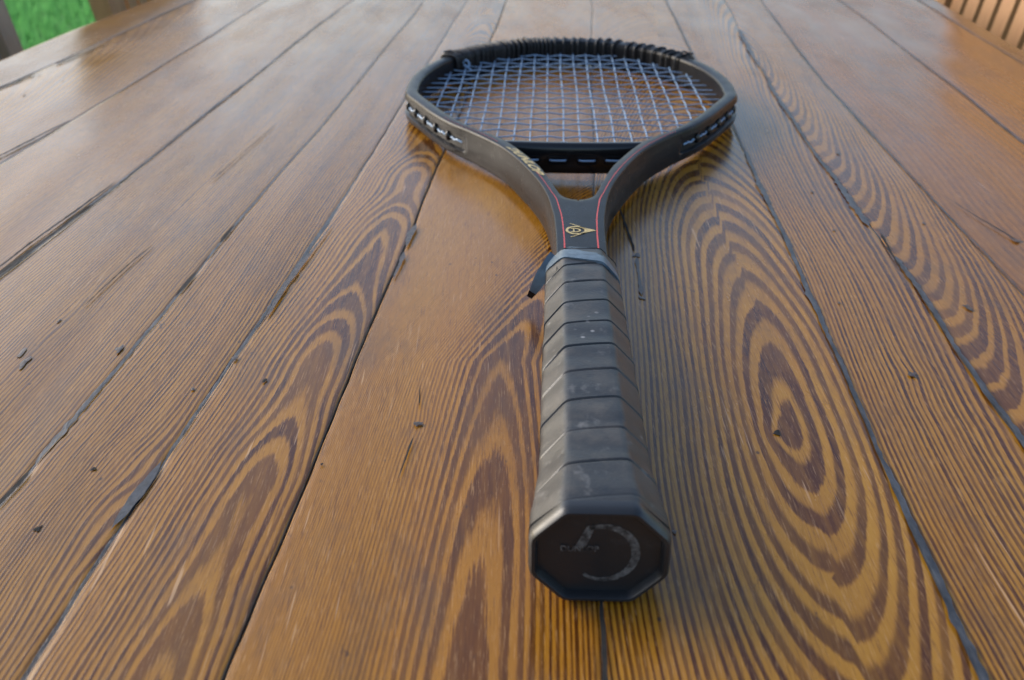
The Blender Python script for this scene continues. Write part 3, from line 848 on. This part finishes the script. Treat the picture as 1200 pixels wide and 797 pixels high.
# string loops lying in the outer channel of the hoop
def channel_loops():
    hoop_idx = [q for q, p in enumerate(pairs) if p[2] and p[1][1] > .402 and p[1][1] < .60]
    L = np.array([pairs[q][1] for q in hoop_idx]); d = np.r_[0, np.cumsum(np.linalg.norm(np.diff(L, axis=0), axis=1))]
    Iv = np.array([pairs[q][0] for q in hoop_idx]); E_ = (L - Iv) / np.linalg.norm(L - Iv, axis=1)[:, None]
    for sg in (-1, 1):
        pos = .006
        while pos < d[-1] - .012:
            ln = .0128; qs = np.linspace(pos, pos + ln, 14); P = []
            for a, q in enumerate(qs):
                u = -1 + 2 * a / 13
                x = np.interp(q, d, L[:, 0]); y = np.interp(q, d, L[:, 1]); ex = np.interp(q, d, E_[:, 0]); ey = np.interp(q, d, E_[:, 1])
                o_ = -.0024 - .0022 * u ** 6
                P.append((sg * (x + ex * o_), y + ey * o_, zc(y) + .0004 * math.sin(q * 900)))
            bm = bmesh.new(); tube(bm, P, .00075, 8); obj_bm('string_loop', bm, M_string, racket, 60)
            bm = bmesh.new()                          # grommet seat beside each loop
            q = pos + ln + .003; x = np.interp(q, d, L[:, 0]); y = np.interp(q, d, L[:, 1]); ex = np.interp(q, d, E_[:, 0]); ey = np.interp(q, d, E_[:, 1])
            ret = bmesh.ops.create_uvsphere(bm, u_segments=12, v_segments=8, radius=1)
            bmesh.ops.scale(bm, vec=(.0022, .0022, .0034), verts=bm.verts[:]); bmesh.ops.translate(bm, vec=(sg * (x - ex * .0030), y - ey * .0030, zc(y)), verts=bm.verts[:])
            obj_bm('grommet', bm, M_gloss, racket, 60)
            pos += .0198
channel_loops()

# ------------------------------------------------------------ bumper strip and cord wound round the tip
def hoop_at(th):
    """centre, outward normal at ellipse angle th (pi/2 = tip)"""
    a, b = .1147, .1532
    c = np.array((a * math.cos(th), .520 + b * math.sin(th))); nrm = np.array((b * math.cos(th), a * math.sin(th))); nrm /= np.linalg.norm(nrm)
    return c, nrm
def bumper():
    bm = bmesh.new(); R = []
    for k in range(181):
        th = math.radians(33) + math.radians(114) * k / 180
        c, nr = hoop_at(th); z0 = zc(c[1])
        tooth = .0007 * (1 if (k % 6) < 3 else 0)
        P = []
        for o_, z in ((-.0005, .0106), (.0025, .0110 + tooth), (.0052, .0102 + tooth), (.0066 + tooth, .0078), (.0070 + tooth, .0030), (.0060, 0), (.0070 + tooth, -.0030), (.0066, -.0078), (.0050, -.0102), (.0010, -.0105),
                     (.0010, -.0095), (.0045, -.0088), (.0045, .0085), (-.0005, .0093)):
            P.append((c[0] + nr[0] * o_, c[1] + nr[1] * o_, z0 + z))
        R.append(P)
    loft(bm, R); return obj_bm('bumper_strip', bm, M_bind, racket, 35)
bumper()
def cord():
    # helix following the frame's section; turns lie close on the left, wider apart on the right
    th = math.radians(146.5); turns = []
    tcur = []
    while th > math.radians(33.5):
        deg = math.degrees(th)
        step = 1.3 if deg > 118 else (1.9 if deg > 96 else (3.6 if deg > 78 else 4.6))
        step *= .6 + .8 * rs.rand()
        tcur.append((th, step)); th -= math.radians(step)
    bm = bmesh.new(); pts = []
    prof = [(-.0068, 0), (-.0066, .0085), (-.0050, .0106), (0, .0117), (.0055, .0113), (.0080, .0088), (.0086, 0), (.0082, -.0092), (.0055, -.0112), (0, -.0116), (-.0050, -.0112), (-.0066, -.0085)]
    for a, (t0, st) in enumerate(tcur):
        jz = rs.randn() * .0003
        for k, (o_, z) in enumerate(prof):
            t = t0 - math.radians(st) * (k / len(prof)) ** (2.0)
            c, nr = hoop_at(t)
            pts.append((c[0] + nr[0] * o_, c[1] + nr[1] * o_, max(zc(c[1]) + z + jz, .0009)))
    C = resample(catmull(pts, 4), len(pts) * 4)
    tube(bm, C, .00100, 6); return obj_bm('binding_cord', bm, M_bind, racket, 80)
cord()
# frayed ends of the cord
for sg, th in ((-1, 146), (-1, 144.5), (1, 34.5), (1, 37)):
    c, nr = hoop_at(math.radians(th)); z = zc(c[1]) + .0125
    p = [(c[0], c[1], z), (c[0] + sg * .002, c[1] + nr[1] * .003, z + .0012), (c[0] + sg * (.005 + .002 * rs.rand()), c[1] - .001 + .004 * rs.rand(), z + .0005 + .001 * rs.rand())]
    bm = bmesh.new(); tube(bm, catmull(p, 5), .0009, 6); obj_bm('cord_end', bm, M_bind, racket, 80)
# knotted pale string end tied inside the hoop on the left
c, nr = hoop_at(math.radians(143)); bm = bmesh.new(); b0 = c - nr * .0068
K = [(b0[0], b0[1], zc(.6) + .004), (b0[0] + .003, b0[1] - .001, zc(.6) + .0068), (b0[0] + .0055, b0[1] - .002, zc(.6) + .0040), (b0[0] + .003, b0[1] - .003, zc(.6) + .0012), (b0[0] + .0015, b0[1] - .003, zc(.6) + .0035), (b0[0] + .0075, b0[1] - .005, zc(.6) - .0005)]
tube(bm, catmull(K, 8), .00075, 8); obj_bm('string_knot', bm, M_string, racket, 80)

# ------------------------------------------------------------ grip
def octa(hw, hh, fx=.52, fy=.42, r=.10, per=5):
    """octagon outline with rounded corners, counter-clockwise from the right side; returns list of (x, z)"""
    V = [(hw, -hh * fy), (hw, hh * fy), (hw * fx, hh), (-hw * fx, hh), (-hw, hh * fy), (-hw, -hh * fy), (-hw * fx, -hh), (hw * fx, -hh)]
    out = []
    for i in range(8):
        p = np.array(V[i]); a = np.array(V[i - 1]); b = np.array(V[(i + 1) % 8])
        da = (a - p) / np.linalg.norm(a - p); db = (b - p) / np.linalg.norm(b - p); c = r * hw
        P0 = p + da * c; P2 = p + db * c
        for k in range(4):
            t = k / 3; out.append((1 - t) ** 2 * P0 + 2 * t * (1 - t) * p + t * t * P2)
        nxt = np.array(V[(i + 1) % 8]); Q = nxt - db * c
        for k in range(1, per): out.append(P2 + (Q - P2) * k / per)
    return np.array(out)
PITCH = .0193
def grip():
    base = octa(1, 1); n = len(base)
    # angular fraction for the helix, starting at the bottom
    O = octa(.0172, .0148); dd = np.r_[0, np.cumsum(np.linalg.norm(np.diff(np.r_[O, O[:1]], axis=0), axis=1))]; frac = dd[:-1] / dd[-1]
    s0, s1 = .0055, .199
    ds = .0004; K = int((s1 - s0 + PITCH * 2.2) / ds); R = []
    wn = Noise2(77, 0, 25, 8)
    rs2 = np.random.RandomState(4)
    jit = rs2.randn(14) * .0009
    for k in range(K):
        P = []
        for i in range(n):
            h = frac[i]
            s_raw = s0 - PITCH * 1.1 + k * ds + PITCH * (.30 * math.cos(2 * math.pi * (h - .22)))    # tape lies slightly askew
            s = min(max(s_raw, s0), s1)
            ff = (k * ds / PITCH); f = ff - math.floor(ff); tid = int(ff) % 14
            # lap profile: thick edge near the butt side of each turn, thinning away, groove at the joint
            step = .00022 * (1 - f) ** 1.4
            gr = -.0007 * (1 + .6 * float(wn(h * 30, s * 2 + tid))) * math.exp(-((f - .97) / .018) ** 2)
            if s < .046: step *= .5; gr *= .45
            if s < .024: gr *= .3; step *= .3
            hw = np.interp(s, [s0, .012, .020, .033, .050, .12, s1], [.0206, .0203, .0193, .0182, .0176, .0170, .0160]); hh = np.interp(s, [s0, .012, .020, .033, .050, .12, s1], [.0164, .0163, .0158, .0151, .0147, .0143, .0136])
            lump = .00018 * float(wn(i * .35, s * 3 + jit[tid]))
            d = step + gr + lump
            x = base[i][0] * (hw + d); z = base[i][1] * (hh + d)
            P.append((x, s, zc(s) + .0003 + z))
        R.append(P)
    bm = bmesh.new(); loft(bm, R, True, True)
    bmesh.ops.dissolve_degenerate(bm, edges=bm.edges[:], dist=1e-6)
    return obj_bm('grip_tape', bm, M_grip, racket, 50)
grip()

def butt():
    bm = bmesh.new(); R = []
    prof = [(.012, .96), (.0060, 1.0), (.0054, 1.035), (.0030, 1.045), (.0010, 1.03), (0.0, .995), (0.0, .945), (.0010, .915), (.0030, .900)]
    for s, q in prof:
        hw, hh = .0198 * q, .0162 * q
        R.append([(x, s, .0168 + z) for x, z in octa(hw, hh, .52, .40, .09, 3)])
    loft(bm, R, True, False)
    last = R[-1]
    bm.faces.new([bm.verts.new(p) for p in R[-1]])
    bm.faces.new([bm.verts.new(p) for p in R[0]])
    bmesh.ops.remove_doubles(bm, verts=bm.verts[:], dist=1e-6)
    cap = obj_bm('butt_cap', bm, M_cap, racket, 34)
    # worn emblem: open ring, stroke and small lettering
    bm = bmesh.new(); yf = .00285; cx, cz = .0016, .0165
    V = []
    for k in range(49):
        t = math.radians(118) - math.radians(245) * k / 48
        ro = .0104; ri = .0104 - .0026 * (.45 + .55 * math.sin(math.pi * min(1, k / 44)))
        V.append([bm.verts.new((cx + r_ * math.cos(t) * 1.0, yf, cz + r_ * math.sin(t) * 1.02)) for r_ in (ro, ri)])
    for a, b in zip(V[:-1], V[1:]): bm.faces.new((a[0], b[0], b[1], a[1]))
    q = [(-.0038, .0263), (-.0012, .0266), (-.0040, .0186), (-.0074, .0180)]
    bm.faces.new([bm.verts.new((x, yf, z)) for x, z in q])
    obj_bm('worn_emblem', bm, M_worn, cap, None)
    me = text_mesh('DUNLOP', .0036); bm = bmesh.new(); bm.from_mesh(me)
    xs = [v.co.x for v in bm.verts]; wd = max(xs) - min(xs)
    for v in bm.verts: x, y, z = v.co; v.co = (-.0114 + x / wd * .0112, yf - .0002, .0172 + y * .8)
    obj_bm('lettering', bm, M_worn, cap, None)
    return cap
butt()

# ------------------------------------------------------------ rubber collar at the top of the grip, with its torn tail
def collar():
    def band(s0, s1, k0, k1, tilt, thick, hw0=.0150):
        bm = bmesh.new(); R = []
        O = octa(1, 1, .55, .42, .16, 3)
        for s, q in ((s0, k0 - thick), (s0, k0), ((s0 + s1) / 2, (k0 + k1) / 2 + .00015), (s1, k1), (s1, k1 - thick)):
            R.append([((x * (hw0 + q)), s + tilt * x, zc(.19) + .0006 + z * (.0122 + q)) for x, z in O])
        loft(bm, R, True, False); return bm
    c = obj_bm('collar', band(.1905, .2005, .0012, .0006, -.0012, .0020, .0126), M_collar, racket, 40)
    b2 = obj_bm('collar_band', band(.1845, .1945, .0020, .0014, -.0045, .0016, .0146), M_collar, racket, 40)
    # tail: a strip leaving the left side, hanging down to the table and forward
    P = catmull([(-.0110, .1985, .0235), (-.0150, .1955, .0200), (-.0186, .1940, .0155), (-.0212, .1935, .0105), (-.0236, .1945, .0060)], 6)
    bm = bmesh.new(); R = []
    for i, p in enumerate(P):
        f = i / (len(P) - 1); w_ = .0046 * (1 - .72 * f); th = .0008
        tg = P[min(i + 1, len(P) - 1)] - P[max(i - 1, 0)]; tg /= np.linalg.norm(tg)
        wv = np.array((.9, -.18, -.36)); wv -= tg * wv.dot(tg); wv /= np.linalg.norm(wv); nv = np.cross(tg, wv)
        R.append([tuple(p + wv * a * w_ + nv * b * th) for a, b in ((-1, -1), (1, -1), (1, 1), (-1, 1))])
    cut = int(len(R) * .80)
    loft(bm, R[:cut + 1]); t = obj_bm('collar_tail', bm, M_collar, racket, 40)
    bm = bmesh.new(); loft(bm, [[tuple(np.array(p) + 0) for p in r] for r in R[cut:]]); obj_bm('tail_tip', bm, M_gloss, racket, 40)
collar()

# ------------------------------------------------------------ garden chairs pushed up to the table
def chair(label, loc, rotz, mat, top=.95, nsl=10, sw=.0165):
    t = thing('garden_chair', label, 'chair', loc, rotz, 'wooden garden chairs round the table')
    W = .50
    # local: back plane along x, facing -y (towards the table), leaning back to +y
    def lean(z): return .18 * (z - .42)
    for sx in (-1, 1):
        bm = bmesh.new(); R = []
        for z in (0, .2, .42, .6, .8, top):
            y = lean(z) if z > .42 else (.42 - z) * .10
            R.append([(sx * (W / 2) + a * .018, y + b * .014, z) for a, b in ((-1, -1), (1, -1), (1, 1), (-1, 1))])
        loft(bm, R); obj_bm('back_post', bm, mat, t, 30)
        bm = bmesh.new(); box(bm, (sx * W / 2, -.42, .32), (.04, .034, .64), .003); obj_bm('front_leg', bm, mat, t, 30)
        bm = bmesh.new(); box(bm, (sx * W / 2, -.20, .652), (.055, .48, .022), .004); obj_bm('armrest', bm, mat, t, 30)
        bm = bmesh.new(); box(bm, (sx * W / 2, -.21, .40), (.024, .40, .05), .003); obj_bm('side_rail', bm, mat, t, 30)
    for z, hgt in ((.50, .05), (top - .02, .065)):
        bm = bmesh.new(); box(bm, (0, lean(z), z), (W - .038, .022, hgt), .003); obj_bm('back_rail', bm, mat, t, 30)
    first = None
    for k in range(nsl):
        x = -W / 2 + .018 + (W - .036) * (k + .5) / nsl
        if first is None:
            bm = bmesh.new(); z0, z1 = .525, top - .053
            loft(bm, [[(a * sw, lean(z) - lean(.75) + b * .0065, z) for a, b in ((-1, -1), (1, -1), (1, 1), (-1, 1))] for z in (z0, z1)])
            o = obj_bm('slat', bm, mat, t, 30); first = o
        else:
            o = first.copy(); COL.objects.link(o); o.parent = t
        o.location = (x, lean(.75), 0)
    for k in range(6):
        bm = bmesh.new(); box(bm, (0, -.40 + k * .068, .435), (W - .04, .055, .018), .003); obj_bm('seat_slat', bm, mat, t, 30)
    return t
chair('orange brown wooden chair behind the right table edge with pale narrow back slats', (.565, 1.24, 0), -math.pi / 2, M_chair)
chair('warm brown wooden chair whose post shows beyond the lawn at the far left table edge', (-.535, 1.765, 0), math.pi / 2, M_chair)
chair('greyed pale wooden chair cut off by the left side of the picture', (-.56, .99, 0), math.pi / 2, M_pale, .79)
